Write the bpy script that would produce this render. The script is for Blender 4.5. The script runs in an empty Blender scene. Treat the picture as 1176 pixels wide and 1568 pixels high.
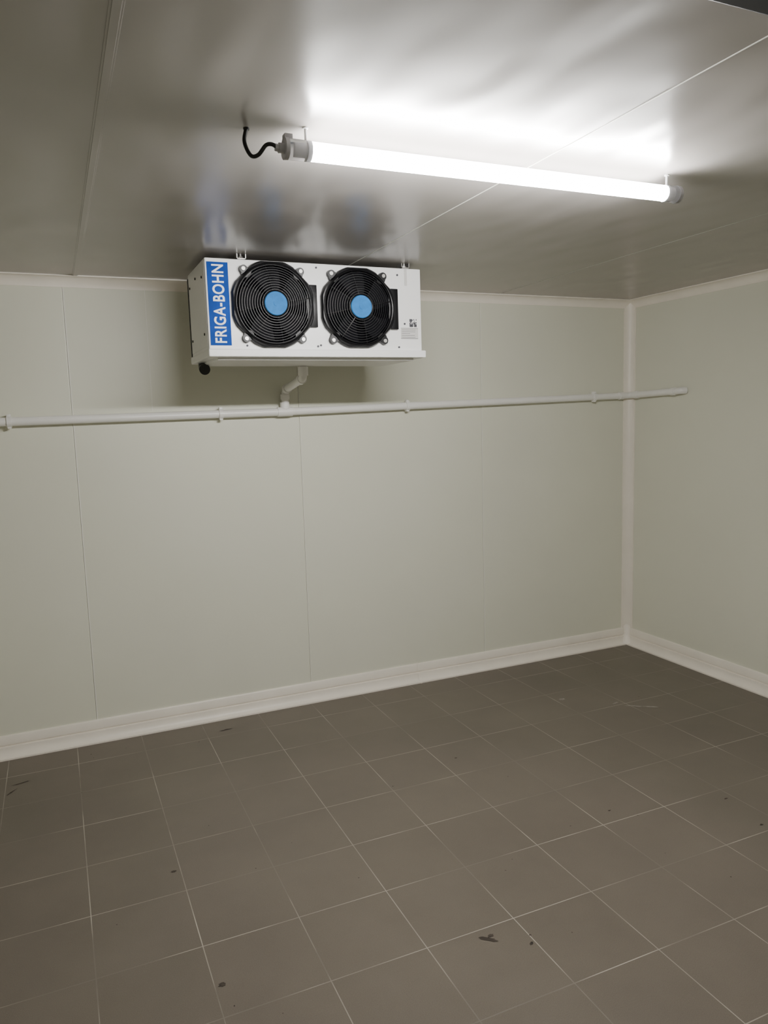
import bpy, bmesh, math, random
from mathutils import Vector, Matrix
random.seed(4)
H=2.5; D=4.31; R=3.84; XL=-1.3; YF=-1.4
S=bpy.context.scene

# ---------------- materials ----------------
def mat(name, col, rough=.5, spec=.5, metal=0., noise=0., nscale=4., bump=0., bscale=60., trans=0., bdist=.002, coat=0., bdetail=2, bstretch=(1,1,1)):
    m=bpy.data.materials.new(name); m.use_nodes=True
    nt=m.node_tree; b=nt.nodes['Principled BSDF']
    b.inputs['Base Color'].default_value=(*col,1); b.inputs['Roughness'].default_value=rough
    b.inputs['Specular IOR Level'].default_value=spec; b.inputs['Metallic'].default_value=metal
    b.inputs['Transmission Weight'].default_value=trans
    b.inputs['Coat Weight'].default_value=coat
    tc=nt.nodes.new('ShaderNodeTexCoord')
    if noise>0:
        n=nt.nodes.new('ShaderNodeTexNoise'); n.inputs['Scale'].default_value=nscale; n.inputs['Detail'].default_value=6
        nt.links.new(tc.outputs['Object'],n.inputs['Vector'])
        mr=nt.nodes.new('ShaderNodeMapRange'); mr.inputs[1].default_value=.3; mr.inputs[2].default_value=.7
        mr.inputs[3].default_value=1-noise; mr.inputs[4].default_value=1+noise
        nt.links.new(n.outputs[0],mr.inputs[0])
        vm=nt.nodes.new('ShaderNodeVectorMath'); vm.operation='SCALE'; vm.inputs[0].default_value=col
        nt.links.new(mr.outputs[0],vm.inputs['Scale']); nt.links.new(vm.outputs[0],b.inputs['Base Color'])
    if bump>0:
        n2=nt.nodes.new('ShaderNodeTexNoise'); n2.inputs['Scale'].default_value=bscale; n2.inputs['Detail'].default_value=bdetail
        mp=nt.nodes.new('ShaderNodeMapping'); mp.inputs['Scale'].default_value=bstretch
        nt.links.new(tc.outputs['Object'],mp.inputs['Vector']); nt.links.new(mp.outputs[0],n2.inputs['Vector'])
        bp=nt.nodes.new('ShaderNodeBump'); bp.inputs['Strength'].default_value=bump; bp.inputs['Distance'].default_value=bdist
        nt.links.new(n2.outputs[0],bp.inputs['Height']); nt.links.new(bp.outputs[0],b.inputs['Normal'])
    return m
M_wall=mat('wall_panel_paint',(.75,.752,.635),.38,.4,noise=.02,nscale=1.5,bump=.15,bscale=90,bdist=.001)
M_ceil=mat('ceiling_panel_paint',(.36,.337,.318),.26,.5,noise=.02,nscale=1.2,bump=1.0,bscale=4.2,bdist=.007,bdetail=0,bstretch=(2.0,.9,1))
M_trim=mat('pvc_trim',(.90,.845,.75),.38,.4,noise=.03,nscale=6)
M_seal=mat('seam_sealant',(.88,.87,.80),.4,.4)
M_seal2=mat('seam_sealant_dull',(.5,.49,.44),.5,.3)
M_pipe=mat('pvc_pipe',(.88,.87,.83),.3,.5,noise=.02,nscale=9)
M_white=mat('white_enamel',(.87,.87,.86),.3,.5,noise=.01,nscale=3)
M_side=mat('side_enamel',(.62,.61,.59),.35,.5)
M_black=mat('black_plastic',(.004,.004,.005),.35,.35)
M_wire=mat('guard_wire',(.004,.004,.005),.3,.3)
M_blade=mat('blade_dark',(.002,.002,.004),.6,.12)
M_fanshade=mat('fan_interior_shade',(.001,.001,.002),.8,.05)  # near-black colour paints the shade inside the fan openings
M_blue=mat('hub_blue',(.03,.19,.50),.6,.15,noise=.12,nscale=40)
M_label=mat('label_blue',(.004,.058,.32),.6,.12,noise=.25,nscale=7)
M_ltext=mat('label_white',(.9,.9,.9),.4,.4)
M_ink=mat('print_ink',(.06,.06,.07),.5,.3)
M_metal=mat('galvanised',(.45,.44,.42),.35,.5,metal=.8,noise=.1,nscale=30)
M_grey=mat('grey_plastic',(.42,.42,.44),.4,.5)
M_clear=mat('clear_plastic',(.88,.89,.92),.12,.5,trans=.8)
M_cable=mat('cable_rubber',(.012,.012,.012),.45,.5)
M_stain=mat('dirt_stain',(.055,.045,.036),.7,.2,noise=.4,nscale=40)
M_scuff=mat('pale_scuff',(.30,.28,.25),.7,.2,noise=.3,nscale=30)
M_rail=mat('rail_dark',(.03,.032,.045),.45,.4)

# opal tube: LED board sits at the top, so the upper side glows less
m=bpy.data.materials.new('tube_diffuser'); m.use_nodes=True; nt=m.node_tree
b=nt.nodes['Principled BSDF']; b.inputs['Base Color'].default_value=(.9,.9,.9,1)
b.inputs['Emission Color'].default_value=(1.0,.98,.96,1)
tc=nt.nodes.new('ShaderNodeTexCoord'); sx=nt.nodes.new('ShaderNodeSeparateXYZ'); nt.links.new(tc.outputs['Normal'],sx.inputs[0])
mr=nt.nodes.new('ShaderNodeMapRange'); mr.inputs[1].default_value=-.1; mr.inputs[2].default_value=.75; mr.inputs[3].default_value=245; mr.inputs[4].default_value=42
nt.links.new(sx.outputs[2],mr.inputs[0]); nt.links.new(mr.outputs[0],b.inputs['Emission Strength'])
M_tube=m

# floor tiles
m=bpy.data.materials.new('floor_tiles'); m.use_nodes=True; nt=m.node_tree; N=nt.nodes; L=nt.links
b=N['Principled BSDF']; tc=N.new('ShaderNodeTexCoord'); mp=N.new('ShaderNodeMapping')
T=.3335
mp.inputs['Location'].default_value=(-(.327)+T*20,-.036+T*20,0)
L.new(tc.outputs['Object'],mp.inputs['Vector'])
br=N.new('ShaderNodeTexBrick'); br.offset=0; br.squash=1
br.inputs['Scale'].default_value=1; br.inputs['Brick Width'].default_value=T; br.inputs['Row Height'].default_value=T
br.inputs['Mortar Size'].default_value=.0017; br.inputs['Mortar Smooth'].default_value=.2
br.inputs['Color1'].default_value=(.138,.119,.094,1); br.inputs['Color2'].default_value=(.146,.126,.100,1)
br.inputs['Mortar'].default_value=(.5,.5,.5,1)
L.new(mp.outputs[0],br.inputs['Vector'])
n1=N.new('ShaderNodeTexNoise'); n1.inputs['Scale'].default_value=1.6; n1.inputs['Detail'].default_value=8; n1.inputs['Roughness'].default_value=.65
L.new(tc.outputs['Object'],n1.inputs['Vector'])
mr=N.new('ShaderNodeMapRange'); mr.inputs[1].default_value=.3; mr.inputs[2].default_value=.7; mr.inputs[3].default_value=.88; mr.inputs[4].default_value=1.08
L.new(n1.outputs[0],mr.inputs[0])
n3=N.new('ShaderNodeTexNoise'); n3.inputs['Scale'].default_value=350; n3.inputs['Detail'].default_value=2
L.new(tc.outputs['Object'],n3.inputs['Vector'])
mr3=N.new('ShaderNodeMapRange'); mr3.inputs[1].default_value=.3; mr3.inputs[2].default_value=.7; mr3.inputs[3].default_value=.88; mr3.inputs[4].default_value=1.12
L.new(n3.outputs[0],mr3.inputs[0])
mu=N.new('ShaderNodeMath'); mu.operation='MULTIPLY'; L.new(mr.outputs[0],mu.inputs[0]); L.new(mr3.outputs[0],mu.inputs[1])
vs=N.new('ShaderNodeVectorMath'); vs.operation='SCALE'; L.new(br.outputs['Color'],vs.inputs[0]); L.new(mu.outputs[0],vs.inputs['Scale'])
n2=N.new('ShaderNodeTexNoise'); n2.inputs['Scale'].default_value=2.3; n2.inputs['Detail'].default_value=3
L.new(tc.outputs['Object'],n2.inputs['Vector'])
cr=N.new('ShaderNodeMix'); cr.data_type='RGBA'
cr.inputs['A'].default_value=(.165,.148,.12,1); cr.inputs['B'].default_value=(.42,.385,.32,1)
mr2=N.new('ShaderNodeMapRange'); mr2.inputs[1].default_value=.42; mr2.inputs[2].default_value=.66
L.new(n2.outputs[0],mr2.inputs[0]); L.new(mr2.outputs[0],cr.inputs['Factor'])
mx=N.new('ShaderNodeMix'); mx.data_type='RGBA'
L.new(br.outputs['Fac'],mx.inputs['Factor']); L.new(vs.outputs[0],mx.inputs['A']); L.new(cr.outputs['Result'],mx.inputs['B'])
L.new(mx.outputs['Result'],b.inputs['Base Color'])
b.inputs['Roughness'].default_value=.42; b.inputs['Specular IOR Level'].default_value=.4
bp=N.new('ShaderNodeBump'); bp.inputs['Strength'].default_value=.3; bp.inputs['Distance'].default_value=.001; bp.invert=True
L.new(br.outputs['Fac'],bp.inputs['Height']); L.new(bp.outputs[0],b.inputs['Normal'])
M_floor=m

# ---------------- helpers ----------------
def obj_from_bm(name,bm,mt,parent=None,smooth=False):
    bmesh.ops.recalc_face_normals(bm,faces=bm.faces)
    me=bpy.data.meshes.new(name); bm.to_mesh(me); bm.free()
    for x in (mt if isinstance(mt,(list,tuple)) else [mt]): me.materials.append(x)
    if smooth:
        for p in me.polygons: p.use_smooth=True
        try: me.set_sharp_from_angle(angle=math.radians(40))
        except Exception: pass
    o=bpy.data.objects.new(name,me); S.collection.objects.link(o)
    if parent: o.parent=parent
    return o
def empty(name,loc):
    e=bpy.data.objects.new(name,None); e.location=loc; S.collection.objects.link(e); e.empty_display_size=.1
    return e
def addbox(bm,x0,x1,y0,y1,z0,z1,bev=0,mi=0):
    n0=set(bm.faces)
    r=bmesh.ops.create_cube(bm,size=1)
    vs=r['verts']
    for v in vs:
        v.co=Vector((x0+(v.co.x+.5)*(x1-x0),y0+(v.co.y+.5)*(y1-y0),z0+(v.co.z+.5)*(z1-z0)))
    if bev>0:
        es=list({e for v in vs for e in v.link_edges})
        bmesh.ops.bevel(bm,geom=es,offset=bev,segments=2,affect='EDGES',profile=.6)
    if mi:
        for f in bm.faces:
            if f not in n0: f.material_index=mi
def box(name,a,mt,parent=None,bev=0):
    bm=bmesh.new(); addbox(bm,*a,bev=bev)
    o=obj_from_bm(name,bm,mt); 
    if parent: rel(o,parent)
    return o
def rel(o,p):
    o.parent=p; o.matrix_parent_inverse=Matrix.Translation(-Vector(p.location))
def addcyl(bm,p0,p1,r0,r1=None,seg=32,caps=True):
    p0=Vector(p0);p1=Vector(p1); r1=r0 if r1 is None else r1
    d=p1-p0; q=d.to_track_quat('Z','Y').to_matrix().to_4x4()
    bmesh.ops.create_cone(bm,cap_ends=caps,segments=seg,radius1=r0,radius2=r1,depth=d.length,matrix=Matrix.Translation((p0+p1)/2)@q)
def addtorus(bm,c,R_,r,seg=64,ms=6,ax='Y'):
    rings=[]
    for i in range(seg):
        a=2*math.pi*i/seg; ring=[]
        for j in range(ms):
            t=2*math.pi*j/ms; rr=R_+r*math.cos(t); h=r*math.sin(t)
            ring.append(bm.verts.new((c[0]+rr*math.cos(a),c[1]+h,c[2]+rr*math.sin(a))))
        rings.append(ring)
    for i in range(seg):
        for j in range(ms):
            bm.faces.new((rings[i][j],rings[(i+1)%seg][j],rings[(i+1)%seg][(j+1)%ms],rings[i][(j+1)%ms]))
def rounded(pts,rad,n=6):
    out=[Vector(pts[0])]
    for i in range(1,len(pts)-1):
        a,b_,c=Vector(pts[i-1]),Vector(pts[i]),Vector(pts[i+1])
        u=(a-b_).normalized(); w=(c-b_).normalized()
        r=min(rad,(a-b_).length*.48,(c-b_).length*.48)
        s=b_+u*r; e=b_+w*r
        for k in range(n+1):
            t=k/n; out.append(s*(1-t)**2+b_*2*t*(1-t)+e*t*t)
    out.append(Vector(pts[-1])); return out
def addtube(bm,pts,r,seg=20):
    pts=[Vector(p) for p in pts]; rings=[]; nrm=None
    for i,p in enumerate(pts):
        t=(pts[min(i+1,len(pts)-1)]-pts[max(i-1,0)]).normalized()
        if nrm is None:
            nrm=t.orthogonal().normalized()
        nrm=(nrm-t*nrm.dot(t)).normalized(); bn=t.cross(nrm)
        rings.append([bm.verts.new(p+r*(math.cos(2*math.pi*j/seg)*nrm+math.sin(2*math.pi*j/seg)*bn)) for j in range(seg)])
    for i in range(len(rings)-1):
        for j in range(seg):
            bm.faces.new((rings[i][j],rings[i][(j+1)%seg],rings[i+1][(j+1)%seg],rings[i+1][j]))
    bm.faces.new(rings[0]); bm.faces.new(rings[-1])
def tube(name,pts,r,mt,parent,rad=.03,seg=20):
    bm=bmesh.new(); addtube(bm,rounded(pts,rad),r,seg)
    o=obj_from_bm(name,bm,mt,smooth=True); rel(o,parent); return o
def sweep(name,prof,f0,f1,mt):
    bm=bmesh.new()
    a=[bm.verts.new(f0(*p)) for p in prof]; c=[bm.verts.new(f1(*p)) for p in prof]
    n=len(prof)
    for i in range(n): bm.faces.new((a[i],a[(i+1)%n],c[(i+1)%n],c[i]))
    bm.faces.new(a); bm.faces.new(c)
    return obj_from_bm(name,bm,mt,smooth=True)

# ---------------- room ----------------
box('floor',(XL-.1,R+.1,YF-.1,D+.1,-.1,0),M_floor)
bm=bmesh.new()
xs=[XL-.1,-1.13,.104,1.348,2.598,R+.1]
for a,c in zip(xs[:-1],xs[1:]): addbox(bm,a,c,D,D+.1,0,H,bev=.005)
for x,wd in ((.104,.0045),(1.348,.0024),(2.598,.003)): addbox(bm,x+.001,x+.001+wd,D-.0010,D+.01,.02,H-.01,mi=1)
addbox(bm,.512,.5140,D-.0008,D+.01,1.80,H-.01,mi=1)
obj_from_bm('wall_back',bm,[M_wall,M_seal])
bm=bmesh.new()
ys=[YF,-.62,.61,1.84,3.07,D]
for a,c in zip(ys[:-1],ys[1:]): addbox(bm,R,R+.1,a,c,0,H,bev=.004)
obj_from_bm('wall_right',bm,M_wall)
bm=bmesh.new()
for a,c in zip(ys[:-1],ys[1:]): addbox(bm,XL-.1,XL,a,c,0,H,bev=.004)
obj_from_bm('wall_left',bm,M_wall)
bm=bmesh.new()
for a,c in zip(xs[:-1],xs[1:]): addbox(bm,a,c,YF-.1,YF,0,H,bev=.004)
obj_from_bm('wall_front',bm,M_wall)
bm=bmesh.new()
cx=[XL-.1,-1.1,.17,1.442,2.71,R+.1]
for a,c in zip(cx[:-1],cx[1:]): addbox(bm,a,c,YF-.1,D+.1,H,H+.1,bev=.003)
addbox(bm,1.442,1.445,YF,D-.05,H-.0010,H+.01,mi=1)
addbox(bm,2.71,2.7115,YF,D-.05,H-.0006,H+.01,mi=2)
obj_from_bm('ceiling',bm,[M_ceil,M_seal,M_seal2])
bm=bmesh.new()
addbox(bm,.156,.184,YF,D-.05,H-.0022,H+.001,bev=.0008); addbox(bm,.161,.179,YF,D-.05,H-.0045,H-.001,bev=.001)
obj_from_bm('trim_1',bm,M_ceil)

def cove(w,lip=.006,n=8):
    p=[(0,w),(lip,w)]
    for k in range(n+1):
        t=math.pi/2*k/n
        p.append((w-(w-lip)*math.cos(t)*1.0, w-(w-lip)*math.sin(t)))
    p+= [(w,0),(0,0)]
    return p
cp=cove(.055)
sweep('trim_2',cp,lambda o,v:(XL,D-o,H-v),lambda o,v:(R,D-o,H-v),M_trim)
sweep('trim_3',cp,lambda o,v:(R-o,YF,H-v),lambda o,v:(R-o,D,H-v),M_trim)
cc=cove(.058)
sweep('trim_4',cc,lambda o,v:(R-o,D-v,.02),lambda o,v:(R-o,D-v,H-.01),M_trim)
sweep('trim_5',cp,lambda o,v:(XL+o,YF,H-v),lambda o,v:(XL+o,D,H-v),M_trim)
def baseprof():
    p=[(0,.118),(.007,.118),(.012,.112),(.013,.068),(.008,.064),(.008,.060),(.020,.058)]
    for k in range(1,8):
        t=math.pi/2*k/7
        p.append((.053-.033*math.cos(t), .058-.050*math.sin(t)))
    p+=[(.057,.008),(.057,0),(0,0)]
    return p
bpz=baseprof()
sweep('baseboard_back',bpz,lambda o,v:(XL,D-o,v),lambda o,v:(R,D-o,v),M_trim)
sweep('baseboard_right',bpz,lambda o,v:(R-o,YF,v),lambda o,v:(R-o,D,v),M_trim)
sweep('baseboard_left',bpz,lambda o,v:(XL+o,YF,v),lambda o,v:(XL+o,D,v),M_trim)
sc=[(o*1.03+.002,v*1.015) for o,v in bpz]; sc[0]=(0,.12); sc[-1]=(0,0)
sweep('trim_6',sc,lambda o,v:(2.076,D-o,v),lambda o,v:(2.086,D-o,v),M_trim)
# moulded inside-corner piece joining the skirtings
bm=bmesh.new(); n=14
cap=[(.0,.145),(.030,.142),(.040,.130),(.042,.075),(.052,.055),(.068,.022),(.078,.008),(.078,0)]
rows=[]
for rr,zz in cap:
    row=[]
    for k in range(n+1):
        a=math.pi+math.pi/2*k/n
        row.append(bm.verts.new((R+rr*1.05*math.cos(a),D+rr*1.05*math.sin(a),zz)))
    rows.append(row)
for i in range(1,len(rows)-1):
    for k in range(n): bm.faces.new((rows[i][k],rows[i][k+1],rows[i+1][k+1],rows[i+1][k]))
c0=bm.verts.new((R,D,.145))
for k in range(n): bm.faces.new((c0,rows[1][k],rows[1][k+1]))
bmesh.ops.delete(bm,geom=[v for v in bm.verts if not v.link_faces],context='VERTS')
obj_from_bm('trim_7',bm,M_trim,smooth=True)
# dark rail on the ceiling near the doorway
bm=bmesh.new(); addbox(bm,.2,2.6,.96,1.105,H-.035,H,bev=.004)
for x in (.4,1.3,2.3): addbox(bm,x-.02,x+.02,.945,.965,H-.03,H,bev=.002)
obj_from_bm('door_track',bm,M_rail)

# ---------------- floor marks ----------------
bm=bmesh.new()
def blob(cx_,cy_,rx,ry,rot,mi,z=.0012,k=18,j=.35):
    vs=[]
    for i in range(k):
        a=2*math.pi*i/k; s=1+random.uniform(-j,j)
        x=rx*s*math.cos(a); y=ry*s*math.sin(a)
        vs.append(bm.verts.new((cx_+x*math.cos(rot)-y*math.sin(rot),cy_+x*math.sin(rot)+y*math.cos(rot),z)))
    f=bm.faces.new(vs); f.material_index=mi
for a in [(1.194,1.984,.030,.009,-.6,0),(1.21,1.995,.012,.006,.3,0),(1.31,1.904,.009,.005,.5,0),(1.33,1.94,.004,.004,0,0),(.351,2.17,.012,.007,0,0),
          (-.27,3.94,.045,.005,.2,0),(-.31,3.86,.03,.004,.9,0),(.30,2.848,.010,.006,0,0),
          (2.576,2.079,.008,.004,0,0),(2.094,2.449,.007,.004,0,0),(2.618,2.298,.010,.004,0,0),(.771,4.109,.035,.006,.1,0),
          (2.706,3.596,.022,.012,0,1),(3.045,3.288,.09,.008,-.6,1),(2.95,3.40,.025,.006,.2,1),
          (1.0,3.7,.008,.005,0,1),(1.75,3.2,.006,.004,0,0)]: blob(*a)
for i in range(35):
    blob(random.uniform(-.2,3.6),random.uniform(1.4,4.2),random.uniform(.0015,.0035),random.uniform(.0015,.0035),0,0,k=8)
obj_from_bm('floor_stains',bm,[M_stain,M_scuff])

# ---------------- evaporator ----------------
X0,X1,Y0,Y1,Z0,Z1=.692,1.786,3.545,4.0,2.06,2.475
E=empty('evaporator_unit',((X0+X1)/2,(Y0+Y1)/2,Z0))
box('casing',(X0,X1,Y0,Y1,Z0,Z1),M_white,E,bev=.006)
bm=bmesh.new()
addbox(bm,X0-.002,X0+.004,Y0+.02,Y1-.02,Z0+.02,Z1-.012,bev=.001)
o=obj_from_bm('side_panel',bm,M_white); rel(o,E)
bm=bmesh.new()
addbox(bm,X0-.004,X0+.002,Y1-.012,Y1+.004,Z0,Z1-.02)  # darkness of the rear-edge gap painted as a black strip
for y,z in ((3.62,2.40),(3.62,2.14),(3.94,2.40),(3.94,2.14),(3.78,2.42)):
    addcyl(bm,(X0-.006,y,z),(X0,y,z),.006,seg=12)
o=obj_from_bm('side_gap_and_screws',bm,M_black); rel(o,E)
bm=bmesh.new()
addbox(bm,X0-.006,X1+.012,Y0-.022,Y1+.01,2.030,2.066,bev=.005)
addbox(bm,X0+.04,X1-.04,Y0+.02,Y1-.03,2.018,2.034,bev=.004)
o=obj_from_bm('drip_tray',bm,M_white); rel(o,E)
bm=bmesh.new()
for x in (.862,1.70):
    addbox(bm,x-.022,x+.022,Y0-.006,Y0+.05,Z1,Z1+.004)
    addbox(bm,x-.022,x-.018,Y0-.006,Y0+.05,Z1,H-.001)
    addbox(bm,x+.018,x+.022,Y0-.006,Y0+.05,Z1,H-.001)
    addcyl(bm,(x,Y0+.012,Z1),(x,Y0+.012,H),.005,seg=12)
    addcyl(bm,(x,Y0+.012,Z1+.004),(x,Y0+.012,Z1+.013),.011,seg=6)
    addbox(bm,x-.022,x+.022,Y1-.08,Y1-.03,Z1,H-.001)
o=obj_from_bm('hanging_brackets',bm,M_metal); rel(o,E)
bm=bmesh.new()
addbox(bm,1.694,1.708,Y0-.003,Y0+.001,2.39,Z1-.004,bev=.001)
o=obj_from_bm('bracket_strap',bm,M_side); rel(o,E)

def fan(cx_,cz,tag,K=1.0):
    YB=Y0-.001; YFt=Y0-.030
    bm=bmesh.new(); n=96
    def ro(a):
        k=math.pi/4; t=((a+k/2)%k)-k/2
        return min(.202,.195/math.cos(t))*K
    loops=[]
    for (rr,y) in (('o',YB),('o',YFt+.012),('o2',YFt+.002),('i2',YFt),('i',YFt+.004),('i',YB)):
        lp=[]
        for i in range(n):
            a=2*math.pi*i/n
            r={'o':ro(a),'o2':ro(a)-.006,'i2':.183*K,'i':.178*K}[rr]
            lp.append(bm.verts.new((cx_+r*math.cos(a),y,cz+r*math.sin(a))))
        loops.append(lp)
    for q in range(len(loops)-1):
        for i in range(n):
            bm.faces.new((loops[q][i],loops[q][(i+1)%n],loops[q+1][(i+1)%n],loops[q+1][i]))
    for a in (49,131,229,311):
        a=math.radians(a); px=cx_+.207*math.cos(a); pz=cz+.207*math.sin(a)
        addcyl(bm,(px,YB,pz),(px,YFt+.008,pz),.021,.019,seg=20)
        qx=cx_+.19*math.cos(a); qz=cz+.19*math.sin(a)
        addcyl(bm,(qx,YB,qz),(qx,YFt+.010,qz),.026,.024,seg=20)
    addbox(bm,cx_+.165,cx_+.218,YFt+.014,YB,cz-.10,cz+.10,bev=.004)
    o=obj_from_bm('fan_shroud_'+tag,bm,M_black,smooth=True); rel(o,E)
    bm=bmesh.new()
    addcyl(bm,(cx_,YB-.001,cz),(cx_,YB-.003,cz),.18*K,seg=64)  # flat disc on the closed casing, its black stands for the shaded interior
    o=obj_from_bm('fan_shade_disc_'+tag,bm,M_fanshade); rel(o,E)
    bm=bmesh.new()
    for kx in range(5):
        a0=2*math.pi*kx/5+.3; rows=[]
        for i in range(7):
            r=.045+i*(.165-.045)/6; row=[]
            for j in range(6):
                t=j/5-.5; a=a0+t*(.95-.15*i/6)+.25*i/6
                row.append(bm.verts.new((cx_+r*math.cos(a),Y0-.013+t*.013,cz+r*math.sin(a))))
            rows.append(row)
        for i in range(6):
            for j in range(5): bm.faces.new((rows[i][j],rows[i+1][j],rows[i+1][j+1],rows[i][j+1]))
    o=obj_from_bm('fan_blades_'+tag,bm,M_blade,smooth=True); rel(o,E)
    bm=bmesh.new()
    DM=.032
    def yg(r): return YFt-DM*(1-(r/.181)**2)
    rr=.064
    while rr<.178*K:
        addtorus(bm,(cx_,yg(rr),cz),rr,.0015,72,6); rr+=.0115
    addtorus(bm,(cx_,YFt,cz),.183*K,.0055,72,8)
    for kx in range(8):
        a=2*math.pi*kx/8+.2
        pts=[(cx_+r*math.cos(a),yg(r)+.002,cz+r*math.sin(a)) for r in (.05,.09,.13,.16,.181*K)]
        addtube(bm,pts,.002,6)
    o=obj_from_bm('fan_guard_'+tag,bm,M_wire,smooth=True); rel(o,E)
    bm=bmesh.new(); yh=YFt-DM+.004
    addcyl(bm,(cx_,Y0-.01,cz),(cx_,yh,cz),.060,seg=48)
    addtorus(bm,(cx_,yh,cz),.058,.003,48,8)
    o=obj_from_bm('fan_motor_'+tag,bm,M_black,smooth=True); rel(o,E)
    bm=bmesh.new()
    addcyl(bm,(cx_,yh+.001,cz),(cx_,yh-.004,cz),.0555,.053,seg=48)
    addcyl(bm,(cx_,yh-.003,cz),(cx_,yh-.0055,cz),.012,seg=24)
    o=obj_from_bm('fan_hub_'+tag,bm,M_blue,smooth=True); rel(o,E)
    bm=bmesh.new()
    for a in (49,131,229,311):
        a=math.radians(a); px=cx_+.210*math.cos(a); pz=cz+.210*math.sin(a)
        addcyl(bm,(px,YFt+.009,pz),(px,YFt+.005,pz),.009,seg=16)
    o=obj_from_bm('fan_screws_'+tag,bm,M_metal); rel(o,E)
fan(1.002,2.272,'1',1.01); fan(1.432,2.270,'2',.985)
bm=bmesh.new()
for x,z in ((.87,2.083),(1.22,2.083),(1.235,2.088),(1.655,2.083),(1.69,2.20),(1.655,2.44),(1.225,2.455)):
    addcyl(bm,(x,Y0+.001,z),(x,Y0-.003,z),.005,seg=12)
o=obj_from_bm('front_screws',bm,M_ink); rel(o,E)
LX0,LX1,LZ0,LZ1=.700,.797,2.083,2.457
box('name_plate',(LX0,LX1,Y0-.0025,Y0,LZ0,LZ1),M_label,E)
cu=bpy.data.curves.new('t','FONT'); cu.body='FRIGA-BOHN'; cu.align_x='CENTER'; cu.align_y='CENTER'; cu.size=.1; cu.extrude=.0004; cu.offset=.0020
cu.space_character=1.08
to=bpy.data.objects.new('tmp',cu); S.collection.objects.link(to)
dg=bpy.context.evaluated_depsgraph_get(); dg.update()
me=bpy.data.meshes.new_from_object(to.evaluated_get(dg)); bpy.data.objects.remove(to)
xsv=[v.co.x for v in me.vertices]; ysv=[v.co.y for v in me.vertices]
lx=max(xsv)-min(xsv); ly=max(ysv)-min(ysv); mxx=(max(xsv)+min(xsv))/2; mxy=(max(ysv)+min(ysv))/2
for v in me.vertices:
    tx=(v.co.x-mxx)/lx*.352; ty=(v.co.y-mxy)/ly*.055; tz=v.co.z
    v.co=Vector(((LX0+LX1)/2-ty, Y0-.0032-tz, (LZ0+LZ1)/2+tx))
me.materials.clear(); me.materials.append(M_ltext)
o=bpy.data.objects.new('plate_lettering',me); S.collection.objects.link(o); rel(o,E)
bm=bmesh.new()
qx,qz,q=1.738,2.205,.0036
for i in range(11):
    for j in range(11):
        fin=(i<4 and j<4) or (i>6 and j<4) or (i<4 and j>6)
        if (random.random()<.5) or fin:
            addbox(bm,qx+(i-5.5)*q,qx+(i-4.5)*q,Y0-.002,Y0+.0005,qz+(j-5.5)*q,qz+(j-4.5)*q)
for k in range(5):
    addbox(bm,1.672,1.672+random.uniform(.04,.085),Y0-.0026,Y0,2.133+k*.009,2.1345+k*.009)
addbox(bm,1.668,1.764,Y0-.0026,Y0,2.1775,2.179); addbox(bm,1.668,1.764,Y0-.0026,Y0,2.126,2.1275)
o=obj_from_bm('rating_print',bm,M_ink); rel(o,E)
box('rating_sticker',(1.668,1.765,Y0-.002,Y0,2.125,2.18),M_side,E)
tube('insulated_pipe',[(.735,3.93,2.04),(.735,3.93,2.005),(.725,3.86,1.995)],.027,M_cable,E,rad=.03)

# ---------------- drain pipe ----------------
PY=D-.035
P=empty('drain_pipe',(1.252,PY,1.78))
zl=lambda x:1.780+(x-1.25)*.0105
zr=lambda x:1.780+(x-1.25)*.0212
r=.0225
tube('pipe_run_left',[(XL+.004,PY,zl(XL)),(1.25,PY,1.78)],r,M_pipe,P)
PX=R-.035
tube('pipe_run_right',[(1.25,PY,1.78),(PX,PY,zr(PX)),(PX,3.79,zr(PX)+.012),(R-.002,3.775,zr(PX)+.012)],r,M_pipe,P,rad=.05)
tube('pipe_riser',[(1.268,3.95,2.0165),(1.268,3.95,1.955),(1.258,PY,1.905),(1.252,PY,1.78)],r*.95,M_pipe,P,rad=.035)
bm=bmesh.new()
def sleeve(p,d,l,rr):
    p=Vector(p); d=Vector(d).normalized(); addcyl(bm,p-d*l/2,p+d*l/2,rr,seg=28)
sleeve((1.25,PY,1.78),(1,0,.015),.09,r+.0045)
sleeve((1.252,PY,1.815),(0,0,1),.04,r+.0045)
sleeve((1.268,3.95,1.990),(0,0,1),.045,r+.0045)
sleeve((1.268,3.99,1.949),(-.03,1,-.15),.03,r+.0045)
sleeve((1.2585,4.235,1.911),(-.03,1,-.15),.03,r+.0045)
sleeve((1.256,PY,1.865),(0,0,1),.03,r+.0045)
sleeve((PX-.075,PY,zr(PX-.075)),(1,0,.02),.035,r+.004)
sleeve((PX,4.2,zr(PX)+.002),(0,1,0),.035,r+.004)
sleeve((PX,3.855,zr(PX)+.01),(0,1,0),.035,r+.004)
o=obj_from_bm('pipe_fittings',bm,M_pipe,smooth=True); rel(o,P)
bm=bmesh.new()
for x in (-.195,.877,2.04,3.49):
    z=zl(x) if x<1.25 else zr(x)
    addcyl(bm,(x-.011,PY,z),(x+.011,PY,z),r+.007,seg=28)
    addbox(bm,x-.011,x+.011,PY+.01,D-.001,z-.014,z+.014,bev=.002)
    addbox(bm,x-.009,x+.009,PY-.014,PY+.014,z+r,z+r+.015,bev=.002)
    addbox(bm,x-.009,x+.009,PY-.014,PY+.014,z-r-.012,z-r,bev=.002)
o=obj_from_bm('pipe_clips',bm,M_pipe,smooth=True); rel(o,P)

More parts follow.
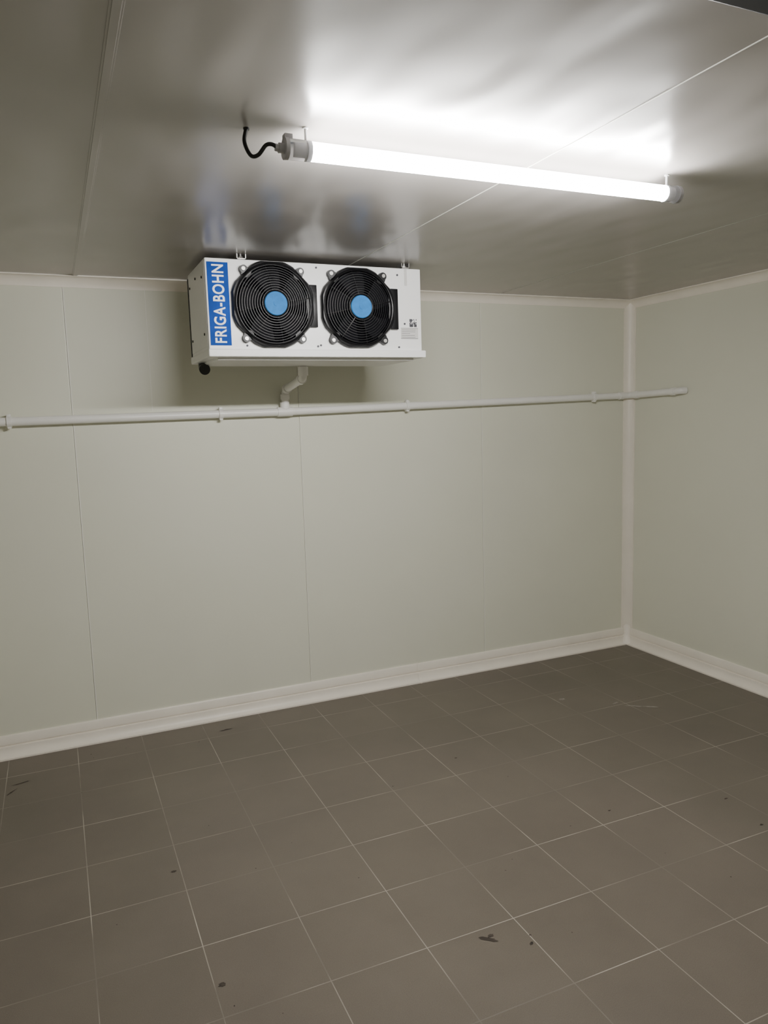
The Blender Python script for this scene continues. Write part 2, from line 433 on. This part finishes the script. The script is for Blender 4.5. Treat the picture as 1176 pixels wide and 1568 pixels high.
# ---------------- lamp ----------------
KX=1.029
LY,LZ=2.006,H-.060
Lm=empty('ceiling_tube_light',(1.26,LY,LZ))
bm=bmesh.new(); addcyl(bm,(.672,LY,LZ),(1.868,LY,LZ),.0245,seg=40)
o=obj_from_bm('diffuser',bm,M_tube,smooth=True); rel(o,Lm)
bm=bmesh.new()
for x0,x1 in ((.605,.671),(1.869,1.922)):
    addcyl(bm,(x0,LY,LZ),(x1,LY,LZ),.0265,seg=40)
o=obj_from_bm('clear_ends',bm,M_clear,smooth=True); rel(o,Lm)
bm=bmesh.new()
addcyl(bm,(.600,LY,LZ),(.610,LY,LZ),.028,seg=32); addcyl(bm,(1.916,LY,LZ),(1.928,LY,LZ),.028,seg=32)
addcyl(bm,(.586,LY,LZ),(.602,LY,LZ),.013,seg=20); addcyl(bm,(.577,LY,LZ),(.589,LY,LZ),.010,seg=6)
addcyl(bm,(1.926,LY,LZ),(1.94,LY,LZ),.012,seg=20)
addbox(bm,.600,.622,LY-.012,LY+.012,LZ+.022,LZ+.036,bev=.002)
o=obj_from_bm('end_caps',bm,M_grey,smooth=True); rel(o,Lm)
bm=bmesh.new()
for x in (.66,1.88):
    addcyl(bm,(x,LY,LZ+.02),(x,LY,H-.0005),.0035,seg=14)
    addcyl(bm,(x,LY,H-.004),(x,LY,H-.0005),.008,seg=20)
o=obj_from_bm('suspension_pins',bm,M_ltext,smooth=True); rel(o,Lm)
bm=bmesh.new()
addcyl(bm,(.66,LY,LZ),(.674,LY,LZ),.022,seg=32); addcyl(bm,(1.866,LY,LZ),(1.880,LY,LZ),.022,seg=32)
addcyl(bm,(.625,LY,LZ),(.66,LY,LZ),.012,seg=20); addcyl(bm,(1.88,LY,LZ),(1.905,LY,LZ),.012,seg=20)
o=obj_from_bm('tube_sockets',bm,M_ltext,smooth=True); rel(o,Lm)
def cr_(p,n=10):
    p=[Vector((x[0]/KX,x[1],x[2])) for x in p]; p=[p[0]*2-p[1]]+p+[p[-1]*2-p[-2]]; out=[]
    for i in range(1,len(p)-2):
        a,b_,c,d=p[i-1:i+3]
        for k in range(n):
            t=k/n; out.append(.5*((2*b_)+(c-a)*t+(2*a-5*b_+4*c-d)*t*t+(-a+3*b_-3*c+d)*t**3))
    out.append(p[-2]); return out
bm=bmesh.new()
addtube(bm,cr_([(.533,2.06,H),(.525,2.055,H-.038),(.535,2.035,H-.077),(.552,2.022,H-.078),(.570,2.012,H-.056),(.585,2.007,H-.053),(.600,2.006,LZ)]),.0052,12)
addcyl(bm,(.533/KX,2.06,H),(.533/KX,2.06,H-.005),.008,seg=16)
o=obj_from_bm('power_cable',bm,M_cable,smooth=True); rel(o,Lm)
Lm.location.x=1.26*KX; Lm.scale=(KX,1,1)

# ---------------- world + camera ----------------
w=bpy.data.worlds.new('World'); S.world=w; w.use_nodes=True
w.node_tree.nodes['Background'].inputs[0].default_value=(.02,.02,.02,1)
fw=Vector((.3970,.9117,-.1245)).normalized(); up=Vector((.0777,.1023,.9917))
rt=fw.cross(up).normalized(); up=rt.cross(fw)
cd=bpy.data.cameras.new('camera'); co=bpy.data.objects.new('camera',cd); S.collection.objects.link(co)
mtx=Matrix((rt,up,-fw)).transposed().to_4x4(); mtx.translation=Vector((0,0,1.727)); co.matrix_world=mtx
cd.sensor_fit='HORIZONTAL'; cd.sensor_width=36; cd.lens=36*1150/1176; cd.clip_start=.02
S.camera=co
